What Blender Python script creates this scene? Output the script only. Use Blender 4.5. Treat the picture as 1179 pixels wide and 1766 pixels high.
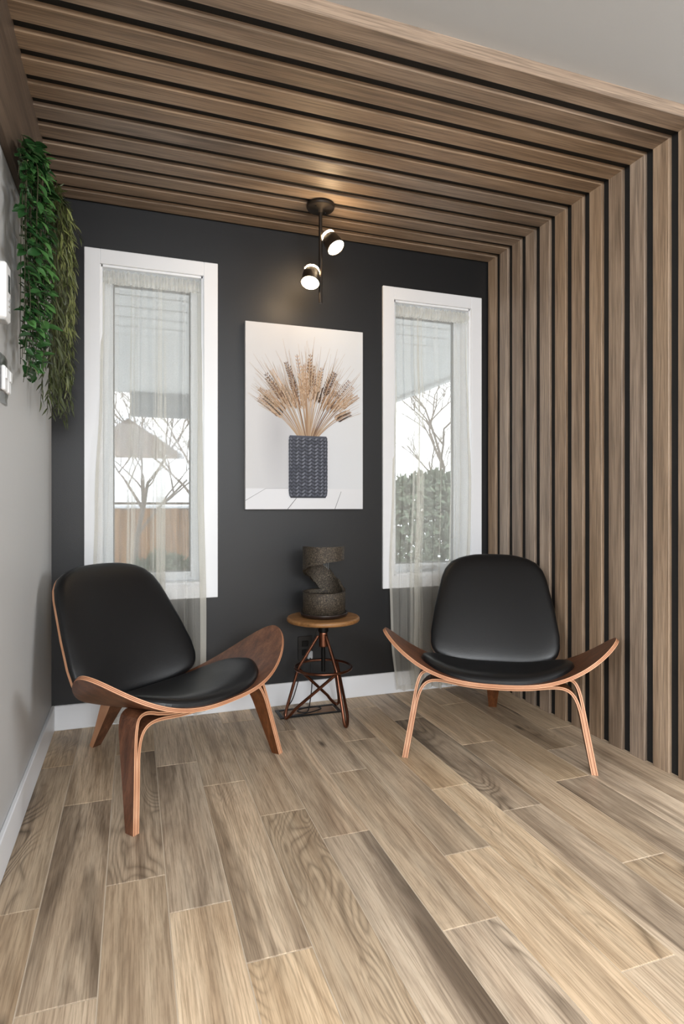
import bpy, math, random
from mathutils import Vector, Matrix, Quaternion
R = math.radians
random.seed(7)
for o in list(bpy.data.objects): bpy.data.objects.remove(o)
scene = bpy.context.scene
C = scene.collection

# ------------------------------------------------------------------ camera
cam = bpy.data.cameras.new('camera'); camo = bpy.data.objects.new('camera', cam); C.objects.link(camo)
camo.location = (0, 0, 1.0); camo.rotation_euler = (R(90), 0, -0.3344)
cam.sensor_fit = 'VERTICAL'; cam.sensor_height = 36.0; cam.sensor_width = 24.0
cam.lens = 1031.6 / 1766 * 36.0
cam.shift_y = -(883 - 870.2) / 1766
cam.clip_start = 0.05
scene.camera = camo

# ------------------------------------------------------------------ world, lights, exposure
w = bpy.data.worlds.new('overcast_sky'); scene.world = w; w.use_nodes = True
bg = w.node_tree.nodes['Background']; bg.inputs[0].default_value = (0.99, 0.995, 1.0, 1); bg.inputs[1].default_value = 2.2
vs = scene.view_settings; vs.view_transform = 'Standard'; vs.look = 'None'; vs.gamma = 1.0; vs.use_curve_mapping = False
vs.exposure = 0.30
def area(name, loc, rot, sx, sy, power, col):
    l = bpy.data.lights.new(name, 'AREA'); l.shape = 'RECTANGLE'; l.size = sx; l.size_y = sy; l.energy = power; l.color = col
    o = bpy.data.objects.new(name, l); C.objects.link(o); o.location = loc; o.rotation_euler = rot
    return o
# unseen area lights guessed behind the camera to light the nook, no known windows
area('rear_guessed_light', (-.35, -3.55, 1.80), (R(90), 0, 0), 3.2, .85, 165, (0.93, 0.965, 1.0))
area('left_added_light', (-3.25, -1.0, 1.80), (R(90), 0, R(-90)), 3.0, .85, 185, (0.93, 0.965, 1.0))  # added to brighten the right slat wall
area('right_added_light', (4.15, -.7, 1.80), (R(90), 0, R(90)), 2.6, .85, 78, (0.93, 0.965, 1.0))  # added to brighten the left wall

# weak overhead area light added behind the camera, an unseen made-up fixture
area('overhead_added_light', (.55, -1.1, 2.385), (0, 0, 0), 2.8, 1.6, 26, (0.96, 0.975, 1.0))

# ------------------------------------------------------------------ measured layout
XL, YB, XR, ZS, ZC = -0.3448, 2.9187, 1.8785, 2.362, 2.4055
Y1, PIT, FW = 1.5903, 0.113, 0.0742
SD = 0.0135
WT, WBm = 2.1548, 0.5558
WIN = [(-0.2107, 0.3792), (1.2374, 1.8364)]
TW = 0.066

# ------------------------------------------------------------------ mesh builder
class MB:
    def __init__(s): s.v = []; s.f = []; s.m = []; s.sm = []
    def add(s, vs_, fs, m=0, smooth=False):
        b = len(s.v); s.v += [tuple(p) for p in vs_]
        for f in fs: s.f.append([b + i for i in f]); s.m.append(m); s.sm.append(smooth)
    def box(s, x0, x1, y0, y1, z0, z1, m=0):
        s.add([(x0,y0,z0),(x1,y0,z0),(x1,y1,z0),(x0,y1,z0),(x0,y0,z1),(x1,y0,z1),(x1,y1,z1),(x0,y1,z1)],
              [(0,3,2,1),(4,5,6,7),(0,1,5,4),(1,2,6,5),(2,3,7,6),(3,0,4,7)], m)
    def cbox(s, x0, x1, y0, y1, z0, z1, c=0.003, m=0):
        # box with every edge chamfered
        xs, ys, zs = (x0, x1), (y0, y1), (z0, z1); vv = []; idx = {}
        for i in (0, 1):
            for j in (0, 1):
                for k in (0, 1):
                    sx, sy, sz = (1, -1)[i], (1, -1)[j], (1, -1)[k]
                    idx[i,j,k,0] = len(vv); vv.append((xs[i], ys[j]+sy*c, zs[k]+sz*c))
                    idx[i,j,k,1] = len(vv); vv.append((xs[i]+sx*c, ys[j], zs[k]+sz*c))
                    idx[i,j,k,2] = len(vv); vv.append((xs[i]+sx*c, ys[j]+sy*c, zs[k]))
        ff = []
        def q(l, flip): ff.append(l[::-1] if flip else l)
        for i in (0, 1): q([idx[i,0,0,0], idx[i,1,0,0], idx[i,1,1,0], idx[i,0,1,0]], i == 0)
        for j in (0, 1): q([idx[0,j,0,1], idx[1,j,0,1], idx[1,j,1,1], idx[0,j,1,1]], j == 1)
        for k in (0, 1): q([idx[0,0,k,2], idx[1,0,k,2], idx[1,1,k,2], idx[0,1,k,2]], k == 0)
        for i in (0, 1):
            for j in (0, 1): q([idx[i,j,0,0], idx[i,j,0,1], idx[i,j,1,1], idx[i,j,1,0]], (i == j))
            for k in (0, 1): q([idx[i,0,k,0], idx[i,0,k,2], idx[i,1,k,2], idx[i,1,k,0]], (i != k))
        for j in (0, 1):
            for k in (0, 1): q([idx[0,j,k,1], idx[0,j,k,2], idx[1,j,k,2], idx[1,j,k,1]], (j == k))
        for i in (0, 1):
            for j in (0, 1):
                for k in (0, 1): q([idx[i,j,k,0], idx[i,j,k,1], idx[i,j,k,2]], (i+j+k) % 2 == 0)
        s.add(vv, ff, m)
    def tube(s, pts, rad, n=8, m=0, caps=True, closed=False):
        pts = [Vector(p) for p in pts]; N = len(pts)
        if not hasattr(rad, '__len__'): rad = [rad]*N
        t0 = (pts[1]-pts[0]).normalized()
        up = Vector((0,0,1)) if abs(t0.z) < .9 else Vector((1,0,0))
        nrm = t0.cross(up).normalized(); vv = []; pt = t0
        for i, p in enumerate(pts):
            if closed: t = (pts[(i+1) % N]-pts[i-1]).normalized()
            elif i == 0: t = t0
            elif i == N-1: t = (pts[i]-pts[i-1]).normalized()
            else: t = (pts[i+1]-pts[i-1]).normalized()
            nrm = (nrm - t*nrm.dot(t)).normalized(); b = t.cross(nrm)
            for k in range(n):
                a = 2*math.pi*k/n; vv.append(p + (nrm*math.cos(a)+b*math.sin(a))*rad[i])
        ff = []
        for i in range(N if closed else N-1):
            j = (i+1) % N
            for k in range(n): ff.append((i*n+k, i*n+(k+1) % n, j*n+(k+1) % n, j*n+k))
        s.add(vv, ff, m, True)
        if caps and not closed:
            s.add(vv[:n], [tuple(range(n))[::-1]], m); s.add(vv[-n:], [tuple(range(n))], m)
    def lathe(s, prof, n=32, o=(0,0,0), m=0, smooth=True, axis=None):
        # prof: list of (r,z); axis optional Quaternion
        vv = []; o = Vector(o)
        for r, z in prof:
            for k in range(n):
                a = 2*math.pi*k/n; p = Vector((r*math.cos(a), r*math.sin(a), z))
                if axis is not None: p = axis @ p
                vv.append(o+p)
        ff = [(i*n+k, i*n+(k+1) % n, (i+1)*n+(k+1) % n, (i+1)*n+k) for i in range(len(prof)-1) for k in range(n)]
        s.add(vv, ff, m, smooth)
    def disc(s, r, z, n=32, o=(0,0,0), m=0, axis=None, up=True):
        o = Vector(o); vv = []
        for k in range(n):
            a = 2*math.pi*k/n; p = Vector((r*math.cos(a), r*math.sin(a), z))
            if axis is not None: p = axis @ p
            vv.append(o+p)
        s.add(vv, [tuple(range(n)) if up else tuple(range(n))[::-1]], m)
    def grid(s, P, m=0, smooth=True, flip=False):
        nu = len(P); nv = len(P[0]); vv = [p for r in P for p in r]; ff = []
        for i in range(nu-1):
            for j in range(nv-1):
                q = (i*nv+j, (i+1)*nv+j, (i+1)*nv+j+1, i*nv+j+1); ff.append(q[::-1] if flip else q)
        s.add(vv, ff, m, smooth)
    def slab(s, top, bot, m=0, me=1, mb=None):
        # closed slab between two grids, the rim in its own material
        s.grid(top, m, True); s.grid(bot, m if mb is None else mb, True, True)
        nu, nv = len(top), len(top[0])
        loop = [(i, 0) for i in range(nu)] + [(nu-1, j) for j in range(1, nv)] + [(i, nv-1) for i in range(nu-2, -1, -1)] + [(0, j) for j in range(nv-2, 0, -1)]
        L = len(loop); vv = [top[i][j] for i, j in loop] + [bot[i][j] for i, j in loop]
        s.add(vv, [(k, k+L, (k+1) % L + L, (k+1) % L) for k in range(L)], me, False)
    def mesh(s, name, mats):
        me = bpy.data.meshes.new(name); me.from_pydata([tuple(p) for p in s.v], [], s.f)
        if not isinstance(mats, (list, tuple)): mats = [mats]
        for m_ in mats: me.materials.append(m_)
        me.polygons.foreach_set('material_index', s.m); me.polygons.foreach_set('use_smooth', s.sm)
        me.update(); return me
    def build(s, name, mats, parent=None, loc=(0,0,0)):
        return link(name, s.mesh(name, mats), parent, loc)
def link(name, me, parent=None, loc=(0,0,0)):
    o = bpy.data.objects.new(name, me); C.objects.link(o); o.location = loc
    if parent is not None: o.parent = parent
    return o
def empty(name, loc=(0,0,0), rz=0, label=None, cat=None, group=None):
    o = bpy.data.objects.new(name, None); C.objects.link(o); o.location = loc; o.rotation_euler = (0, 0, rz)
    o.empty_display_size = 0.05
    if label: tag(o, label, cat, group)
    return o
def tag(o, label, cat, group=None):
    o['label'] = label; o['category'] = cat
    if group: o['group'] = group
    return o
def struct(o): o['kind'] = 'structure'; return o

# ------------------------------------------------------------------ materials
def lin(r, g, b):
    f = lambda u: ((u/255+.055)/1.055)**2.4 if u > 10 else u/255/12.92
    return (f(r), f(g), f(b), 1)
class NT:
    def __init__(s, name):
        s.mat = bpy.data.materials.new(name); s.mat.use_nodes = True; s.t = s.mat.node_tree
        s.b = s.t.nodes['Principled BSDF']; s.out = s.t.nodes['Material Output']
    def n(s, typ, **k):
        nd = s.t.nodes.new(typ)
        for a, b in k.items(): setattr(nd, a, b)
        return nd
    def l(s, a, b): s.t.links.new(a, b)
    def math(s, op, a, b=None, clamp=False):
        nd = s.n('ShaderNodeMath', operation=op, use_clamp=clamp)
        for i, v in enumerate((a, b)):
            if v is None: continue
            if isinstance(v, (int, float)): nd.inputs[i].default_value = v
            else: s.l(v, nd.inputs[i])
        return nd.outputs[0]
    def mix(s, f, a, b, typ='MIX'):
        nd = s.n('ShaderNodeMix', data_type='RGBA', blend_type=typ)
        for i, v in ((0, f), (6, a), (7, b)):
            if isinstance(v, (int, float, tuple)): nd.inputs[i].default_value = v
            else: s.l(v, nd.inputs[i])
        return nd.outputs[2]
    def ramp(s, f, stops):
        nd = s.n('ShaderNodeValToRGB'); e = nd.color_ramp.elements
        while len(e) < len(stops): e.new(0.5)
        for i, (p, c) in enumerate(stops): e[i].position = p; e[i].color = c if isinstance(c, tuple) else (c, c, c, 1)
        s.l(f, nd.inputs[0]); return nd.outputs[0]
    def noise(s, vec, scale, detail=4, rough=.5, dist=0):
        nd = s.n('ShaderNodeTexNoise'); nd.inputs['Scale'].default_value = scale; nd.inputs['Detail'].default_value = detail
        nd.inputs['Roughness'].default_value = rough; nd.inputs['Distortion'].default_value = dist; s.l(vec, nd.inputs['Vector']); return nd.outputs[0]
    def bump(s, h, st, d=.002):
        nd = s.n('ShaderNodeBump'); nd.inputs['Strength'].default_value = st; nd.inputs['Distance'].default_value = d
        s.l(h, nd.inputs['Height']); s.l(nd.outputs[0], s.b.inputs['Normal'])
    def coords(s, scale=(1,1,1), shift=True):
        tc = s.n('ShaderNodeTexCoord'); v = tc.outputs['Object']
        oi = s.n('ShaderNodeObjectInfo'); s.rnd = oi.outputs['Random']
        if shift:
            cb = s.n('ShaderNodeCombineXYZ')
            for i, k in enumerate((37.0, 91.0, 53.0)): s.l(s.math('MULTIPLY', s.rnd, k), cb.inputs[i])
            va = s.n('ShaderNodeVectorMath', operation='ADD'); s.l(v, va.inputs[0]); s.l(cb.outputs[0], va.inputs[1]); v = va.outputs[0]
        s.v0 = v
        mp = s.n('ShaderNodeMapping'); mp.inputs['Scale'].default_value = scale; s.l(v, mp.inputs[0]); return mp.outputs[0]
    def scaled(s, scale):
        mp = s.n('ShaderNodeMapping'); mp.inputs['Scale'].default_value = scale; s.l(s.v0, mp.inputs[0]); return mp.outputs[0]
def plain(name, col, rough=.5, metal=0, bump=None, var=None, spec=None, coat=0):
    t = NT(name); t.b.inputs['Base Color'].default_value = col; t.b.inputs['Roughness'].default_value = rough; t.b.inputs['Metallic'].default_value = metal
    if spec is not None: t.b.inputs['Specular IOR Level'].default_value = spec
    if coat: t.b.inputs['Coat Weight'].default_value = coat
    if bump or var:
        v = t.coords((1,1,1), False)
        if bump: t.bump(t.noise(v, bump[0], 3), bump[1], bump[2] if len(bump) > 2 else .002)
        if var:
            n = t.noise(v, var[0], 4); k = var[1]
            d = tuple(c*(1-k) for c in col[:3])+(1,); u = tuple(min(1, c*(1+k)) for c in col[:3])+(1,)
            t.l(t.ramp(n, [(.3, d), (.7, u)]), t.b.inputs['Base Color'])
    return t.mat
def wood(name, ax, dark, mid, light, grain=1.0, rough=.5, vary=.25, bump=.15, streak=.5):
    # ax: grain axis 0/1/2
    t = NT(name); sc = [22.0, 22.0, 22.0]; sc[ax] = 1.1; v = t.coords(tuple(sc))
    n1 = t.noise(v, 1.0*grain, 5, .62, .35)
    sf = [170.0]*3; sf[ax] = 5.0; n2 = t.noise(t.scaled(tuple(sf)), 1.0*grain, 3, .6)
    sb = [5.0]*3; sb[ax] = .9; n3 = t.noise(t.scaled(tuple(sb)), 1.0, 2, .5)
    f = t.math('ADD', t.math('MULTIPLY', n1, .75), t.math('MULTIPLY', n3, .25))
    col = t.ramp(f, [(.30, dark), (.5, mid), (.70, light)])
    g = t.ramp(n2, [(.35, (1-streak, 1-streak, 1-streak, 1)), (.58, (1, 1, 1, 1))])
    col = t.mix(1.0, col, g, 'MULTIPLY')
    hs = t.n('ShaderNodeHueSaturation'); t.l(col, hs.inputs['Color'])
    r2 = t.math('FRACT', t.math('MULTIPLY', t.rnd, 7.31))
    t.l(t.math('ADD', t.math('MULTIPLY', t.rnd, vary), 1-vary*.5), hs.inputs['Value'])
    t.l(t.math('ADD', t.math('MULTIPLY', r2, .3), .85), hs.inputs['Saturation'])
    t.l(hs.outputs[0], t.b.inputs['Base Color']); t.b.inputs['Roughness'].default_value = rough
    t.bump(n2, bump, .001); return t.mat

def floor_mat():
    t = NT('wood_look_tile'); v = t.coords((14, .9, 1))
    warp = t.noise(t.scaled((3.2, 1.3, 1)), 1.0, 2, .5)
    # cathedral figure: contour lines of a stretched noise field
    field = t.noise(t.scaled((6.5, 1.15, 1)), 1.0, 2, .45, .6)
    rings = t.math('FRACT', t.math('MULTIPLY', field, 24.0))
    rings = t.math('ABSOLUTE', t.math('SUBTRACT', t.math('MULTIPLY', rings, 2.0), 1.0))
    ringm = t.ramp(t.noise(t.scaled((4.0, .7, 1)), 1.3, 2), [(.44, (0,0,0,1)), (.58, (1,1,1,1))])
    broad = t.noise(v, 1.0, 4, .6, .4)
    fine = t.noise(t.scaled((230, 7.0, 1)), 1.0, 4, .7)
    fine2 = t.noise(t.scaled((60, 2.2, 1)), 1.0, 3, .6)
    f = t.math('ADD', t.math('MULTIPLY', broad, .7), t.math('MULTIPLY', fine2, .3))
    col = t.ramp(f, [(.28, lin(142, 116, 90)), (.40, lin(192, 165, 133)), (.53, lin(216, 190, 157)), (.70, lin(228, 206, 175))])
    # dark heart streaks on part of the planks
    st = t.ramp(t.noise(t.scaled((9, .75, 1)), 1.0, 4, .6, .8), [(.47, (0,0,0,1)), (.66, (1,1,1,1))])
    r2 = t.math('FRACT', t.math('MULTIPLY', t.rnd, 13.7)); r3 = t.math('FRACT', t.math('MULTIPLY', t.rnd, 29.3))
    dk = t.math('MULTIPLY', st, t.math('ADD', t.math('MULTIPLY', r2, .68), .17))
    col = t.mix(dk, col, lin(92, 72, 52))
    rm = t.math('MULTIPLY', t.math('MULTIPLY', ringm, t.math('POWER', rings, 2.2)), t.math('ADD', t.math('MULTIPLY', t.math('POWER', r3, 3.0), .8), .08))
    col = t.mix(rm, col, lin(88, 70, 50))
    g = t.ramp(fine, [(.38, (.55, .51, .47, 1)), (.56, (1, 1, 1, 1))]); col = t.mix(.75, col, g, 'MULTIPLY')
    # small knots
    vo = t.n('ShaderNodeTexVoronoi'); vo.inputs['Scale'].default_value = 1.0; t.l(t.scaled((5.2, 1.7, 1)), vo.inputs['Vector'])
    kn = t.ramp(vo.outputs['Distance'], [(.02, (1,1,1,1)), (.085, (0,0,0,1))]); col = t.mix(t.math('MULTIPLY', kn, .8), col, lin(60, 46, 34))
    hs = t.n('ShaderNodeHueSaturation'); t.l(col, hs.inputs['Color']); t.l(t.math('ADD', t.math('MULTIPLY', t.rnd, .34), .80), hs.inputs['Value'])
    t.l(t.math('ADD', t.math('MULTIPLY', r2, -.2), 1.02), hs.inputs['Saturation'])
    t.l(hs.outputs[0], t.b.inputs['Base Color']); t.b.inputs['Roughness'].default_value = .42; t.b.inputs['Specular IOR Level'].default_value = .4
    t.bump(fine, .12, .001); return t.mat

M = {}
M['floor'] = floor_mat()
M['grout'] = plain('tile_grout', lin(212, 197, 176), .9, bump=(300, .1))
SL = (lin(104, 87, 72), lin(147, 126, 106), lin(174, 153, 132))
M['slat_x'] = wood('slat_wood_along_ceiling', 0, *SL, rough=.5, vary=.22, streak=.42)
M['slat_z'] = wood('slat_wood_upright', 2, *SL, rough=.5, vary=.22, streak=.42)
M['slat_y'] = wood('slat_wood_panel', 1, *SL, rough=.5, vary=.1, streak=.32)
M['panel'] = wood('dark_wood_panel', 1, lin(66, 53, 42), lin(92, 75, 60), lin(116, 96, 78), rough=.5, vary=.1, streak=.35)
M['black'] = plain('black_backing', lin(14, 14, 14), .8)
M['wall_dark'] = plain('charcoal_paint', lin(23, 24, 26), .42, bump=(420, .3, .0015), spec=.5)
M['wall_grey'] = plain('warm_grey_paint', lin(192, 192, 191), .55, bump=(380, .12, .001))
M['ceil'] = plain('ceiling_paint', lin(175, 177, 179), .8, bump=(300, .08, .001))
M['white'] = plain('white_gloss_paint', lin(238, 240, 243), .35)
M['vinyl'] = plain('white_vinyl', lin(226, 231, 235), .35)
M['walnut'] = wood('walnut_veneer', 0, lin(66, 38, 24), lin(104, 64, 42), lin(136, 90, 62), grain=1.5, rough=.38, vary=.05, bump=.05, streak=.35)
M['walnut_z'] = wood('walnut_veneer_leg', 2, lin(66, 38, 24), lin(104, 64, 42), lin(136, 90, 62), grain=1.5, rough=.38, vary=.05, bump=.05, streak=.35)
def ply():
    t = NT('plywood_edge'); v = t.coords((9, 9, 9), False); n = t.noise(v, 1.0, 3)
    t.l(t.ramp(n, [(.3, lin(192, 138, 102)), (.55, lin(208, 156, 120)), (.8, lin(222, 174, 138))]), t.b.inputs['Base Color']); t.b.inputs['Roughness'].default_value = .45; return t.mat
M['ply'] = ply()
M['ply_dark'] = plain('plywood_glue_line', lin(140, 84, 54), .5)
M['leather'] = plain('black_leather', lin(13, 14, 16), .36, bump=(260, .28, .0012), spec=.5)
M['seam'] = plain('black_piping', lin(10, 10, 10), .5)
M['copper'] = plain('antique_copper', lin(126, 84, 66), .30, 1.0, var=(14, .35))
M['screw'] = plain('black_steel', lin(28, 27, 26), .45, .8)
M['stooltop'] = wood('mango_wood', 0, lin(110, 80, 54), lin(152, 114, 80), lin(180, 142, 106), grain=.7, rough=.45, vary=.05, streak=.35)
def stone():
    t = NT('pitted_bronze_resin'); v = t.coords((1, 1, 1), False); n = t.noise(v, 190, 4, .7); n2 = t.noise(v, 30, 3)
    c = t.ramp(n, [(.36, lin(30, 26, 22)), (.5, lin(66, 58, 48)), (.68, lin(128, 116, 98))])
    t.l(t.mix(t.math('MULTIPLY', n2, .5), c, lin(58, 50, 42)), t.b.inputs['Base Color'])
    t.b.inputs['Roughness'].default_value = .42; t.b.inputs['Metallic'].default_value = .35; t.bump(n, .9, .003); return t.mat
M['stone'] = stone()
M['saucer'] = plain('dark_brown_resin', lin(38, 27, 22), .35)
M['water'] = plain('still_water', lin(24, 26, 27), .05, spec=.8)
M['stream'] = plain('water_stream', lin(170, 178, 182), .1)
M['lampmetal'] = plain('matte_black_metal', lin(44, 37, 30), .45, .4)
def emit(name, col, st):
    t = NT(name); t.b.inputs['Base Color'].default_value = col; t.b.inputs['Emission Color'].default_value = col; t.b.inputs['Emission Strength'].default_value = st; return t.mat
M['glow'] = emit('lit_diffuser', (1.0, 0.78, 0.52, 1), 24.0)
M['glow_ring'] = emit('lit_ring', (1.0, 0.70, 0.40, 1), 170.0)
M['outlet'] = plain('black_plastic', lin(20, 20, 20), .35)
M['plug'] = plain('grey_plug_plastic', lin(178, 180, 182), .4)
M['cord'] = plain('black_cord', lin(16, 15, 15), .5)
M['vent'] = plain('dark_bronze_vent', lin(30, 27, 25), .45, .3)
M['plastic'] = plain('white_plastic', lin(240, 241, 242), .35)
M['display'] = plain('dark_display', lin(58, 62, 68), .2)
def clear():
    t = NT('clear_acrylic'); tr = t.n('ShaderNodeBsdfTransparent'); gl = t.n('ShaderNodeBsdfGlossy'); gl.inputs['Roughness'].default_value = .12
    mx = t.n('ShaderNodeMixShader'); mx.inputs[0].default_value = .45; t.l(tr.outputs[0], mx.inputs[1]); t.l(gl.outputs[0], mx.inputs[2]); t.l(mx.outputs[0], t.out.inputs[0]); return t.mat
M['acrylic'] = clear()
def glass():
    t = NT('window_glass'); tr = t.n('ShaderNodeBsdfTransparent'); tr.inputs[0].default_value = (.95, .97, .97, 1); gl = t.n('ShaderNodeBsdfGlossy'); gl.inputs['Roughness'].default_value = .02
    mx = t.n('ShaderNodeMixShader'); mx.inputs[0].default_value = .010; t.l(tr.outputs[0], mx.inputs[1]); t.l(gl.outputs[0], mx.inputs[2]); t.l(mx.outputs[0], t.out.inputs[0]); return t.mat
M['glass'] = glass()
def sheer(name, a):
    t = NT(name); v = t.coords((1, 1, 1), False); n = t.noise(v, 500, 2, .6)
    tr = t.n('ShaderNodeBsdfTransparent'); di = t.n('ShaderNodeBsdfDiffuse'); tl = t.n('ShaderNodeBsdfTranslucent')
    c = lin(238, 236, 228); di.inputs[0].default_value = c; tl.inputs[0].default_value = c
    m1 = t.n('ShaderNodeMixShader'); m1.inputs[0].default_value = .5; t.l(di.outputs[0], m1.inputs[1]); t.l(tl.outputs[0], m1.inputs[2])
    mx = t.n('ShaderNodeMixShader'); t.l(t.math('ADD', t.math('MULTIPLY', n, .2), a-.1), mx.inputs[0])
    t.l(tr.outputs[0], mx.inputs[1]); t.l(m1.outputs[0], mx.inputs[2]); t.l(mx.outputs[0], t.out.inputs[0]); return t.mat
M['sheer'] = sheer('sheer_voile', .36)
M['sheer_hem'] = sheer('sheer_voile_hem', .62)
def leafmat(name, a, b, rough):
    t = NT(name); t.coords((1, 1, 1), False); t.l(t.ramp(t.rnd, [(0, a), (1, b)]), t.b.inputs['Base Color']); t.b.inputs['Roughness'].default_value = rough; return t.mat
M['leaf'] = leafmat('glossy_green_leaf', lin(24, 58, 30), lin(88, 136, 74), .22)
M['willow'] = leafmat('olive_willow_leaf', lin(58, 68, 34), lin(136, 144, 86), .42)
M['willow_rest'] = plain('olive_foliage', lin(58, 68, 30), .5, var=(30, .45))
M['stem'] = plain('brown_green_stem', lin(58, 56, 34), .6)

# ------------------------------------------------------------------ the room
floor = MB(); floor.box(-3.4, 4.3, -3.7, YB+.05, -.05, -.0016)
floor = struct(floor.build('floor', M['grout']))
JT = {-1: 2.512, 0: 2.175, 1: 2.548, 2: 2.385, 3: 2.165, 4: 1.899, 5: 1.710, 6: 2.112, 7: 2.378, 8: 1.878, 9: 1.670, 10: 2.185, 11: 1.789, 12: 2.026, 13: 2.215}
PW, PL, GJ = .1508, .865, .0030
pcache = {}
def plank(x0, x1, y0, y1):
    key = (round(x1-x0, 4), round(y1-y0, 4))
    if key not in pcache:
        b = MB(); hx, hy = (x1-x0)/2-GJ/2, (y1-y0)/2-GJ/2; c = .0008
        b.add([(-hx,-hy,-.012),(hx,-hy,-.012),(hx,hy,-.012),(-hx,hy,-.012),(-hx,-hy,-c),(hx,-hy,-c),(hx,hy,-c),(-hx,hy,-c),(-hx+c,-hy+c,0),(hx-c,-hy+c,0),(hx-c,hy-c,0),(-hx+c,hy-c,0)],
              [(0,1,5,4),(1,2,6,5),(2,3,7,6),(3,0,4,7),(4,5,9,8),(5,6,10,9),(6,7,11,10),(7,4,8,11),(8,9,10,11)])
        pcache[key] = b.mesh('plank', M['floor'])
    link('plank', pcache[key], floor, ((x0+x1)/2, (y0+y1)/2, 0))
for k in range(-21, 30):
    x0 = -.221+PW*k; x1 = x0+PW
    if k == -1: x0 = XL
    if k < -1: x0 -= .02; x1 -= .0; x0 += .02
    if x0 > 4.2: break
    j = JT.get(k, 1.2+(k*.317) % .865)
    ymax = (YB if x0 < 1.93 else 1.60) if k >= -1 else .90
    ys = [ymax]; y = j+PL*3
    while y > -1.2:
        if y < ymax-.02: ys.append(y)
        y -= PL
    for a, b in zip(ys[1:], ys[:-1]): plank(x0, min(x1, 4.2), a, b)
    if ys[-1] > -3.6: plank(x0, min(x1, 4.2), -3.6, ys[-1])

# back wall with two window openings
wb = MB(); xs0, xs1 = XL-.12, 2.1
wb.box(xs0, xs1, YB, YB+.15, WT-TW+.004, 2.7); wb.box(xs0, xs1, YB, YB+.15, -.05, WBm+TW-.004)
xe = [xs0, WIN[0][0]+TW-.004, WIN[0][1]-TW+.004, WIN[1][0]+TW-.004, WIN[1][1]-TW+.004, xs1]
for a, b in ((0, 1), (2, 3), (4, 5)): wb.box(xe[a], xe[b], YB, YB+.15, WBm+TW-.004, WT-TW+.004)
struct(wb.build('wall_back', M['wall_dark']))
b = MB(); b.box(XL-.12, XL, .90, YB, -.05, 2.7); struct(b.build('wall_left', M['wall_grey']))
b = MB(); b.box(-3.3, 4.2, -3.7, YB, ZC, ZC+.1); ceiling = struct(b.build('ceiling', M['ceil']))
b = MB(); b.box(XR+.045, 4.3, 1.62, 1.72, 0, ZC); struct(b.build('wall_return', M['wall_grey']))
b = MB(); b.box(4.2, 4.3, -3.7, 1.62, 0, ZC); struct(b.build('wall_side', M['wall_grey']))
b = MB(); b.box(-3.3, 4.2, -3.7, -3.6, 0, ZC); struct(b.build('wall_rear', M['wall_grey']))
b = MB(); b.box(-3.4, -3.3, -3.7, 1.0, 0, ZC); struct(b.build('wall_far_left', M['wall_grey']))
b = MB(); b.box(-3.3, XL-.12, .90, 1.0, 0, ZC); struct(b.build('wall_corner', M['wall_grey']))
# frames added round the made-up window lights behind the camera
b = MB()
for x0_, x1_, z0_, z1_ in ((-2.02, -1.95, 1.31, 2.30), (1.25, 1.32, 1.31, 2.30), (-1.95, 1.25, 1.31, 1.37), (-1.95, 1.25, 2.24, 2.30), (-.38, -.32, 1.37, 2.24)): b.cbox(x0_, x1_, -3.6, -3.53, z0_, z1_, .004)
struct(b.build('rear_added_frame', M['white']))
b = MB()
for y0_, y1_, z0_, z1_ in ((-2.57, -2.5, 1.31, 2.30), (.5, .57, 1.31, 2.30), (-2.5, .5, 1.31, 1.37), (-2.5, .5, 2.24, 2.30), (-1.03, -.97, 1.37, 2.24)): b.cbox(-3.3, -3.23, y0_, y1_, z0_, z1_, .004)
struct(b.build('left_added_frame', M['white']))
b = MB()
for y0_, y1_, z0_, z1_ in ((-2.07, -2.0, 1.31, 2.30), (.6, .67, 1.31, 2.30), (-2.0, .6, 1.31, 1.37), (-2.0, .6, 2.24, 2.30), (-.73, -.67, 1.37, 2.24)): b.cbox(4.13, 4.2, y0_, y1_, z0_, z1_, .004)
struct(b.build('right_added_frame', M['white']))
# black backing boards behind the slats, on the right wall and on the ceiling
b = MB(); b.box(XR+SD, XR+.06, Y1+.02, YB, 0, ZC); wall_right = struct(b.build('wall_right', M['black']))
b = MB(); b.box(XL, XR+SD, Y1+.02, YB, ZS+SD, ZC); ceil_back = struct(b.build('ceiling_backing', M['black']))
# the slats: profile with a small chamfer on both long edges, mitred where wall and ceiling meet
def slat_prof(d, c=.0022):   # (along Y, depth from face)
    return [(c, 0), (FW-c, 0), (FW, c), (FW, d), (0, d), (0, c)]
for i in range(12):
    y0 = Y1+PIT*i; d = .0434 if i == 0 else SD; pr = slat_prof(d)
    x0 = XL+.02; xm = XR
    b = MB(); n = len(pr); L = xm-x0
    vv = [(0, p, q) for p, q in pr] + [(L+q, p, q) for p, q in pr]
    b.add(vv, [(k, (k+1) % n, n+(k+1) % n, n+k) for k in range(n)] + [tuple(range(n))[::-1], tuple(range(n, 2*n))])
    b.build('slat', M['slat_x'], ceil_back, (x0, y0, ZS))
    b = MB()
    vv = [(q, p, 0) for p, q in pr] + [(q, p, ZS+q) for p, q in pr]
    b.add(vv, [(k, n+k, n+(k+1) % n, (k+1) % n) for k in range(n)] + [tuple(range(n)), tuple(range(n, 2*n))[::-1]])
    b.build('slat', M['slat_z'], wall_right, (XR, y0, 0))
b = MB()
for x0_, x1_, y0_, y1_ in ((-.92, -.85, -1.97, -.23), (1.95, 2.02, -1.97, -.23), (-.85, 1.95, -1.97, -1.9), (-.85, 1.95, -.30, -.23)): b.cbox(x0_, x1_, y0_, y1_, 2.37, ZC, .003)
struct(b.build('overhead_added_frame', M['white']))  # frame added round the made-up overhead light, out of view
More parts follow.
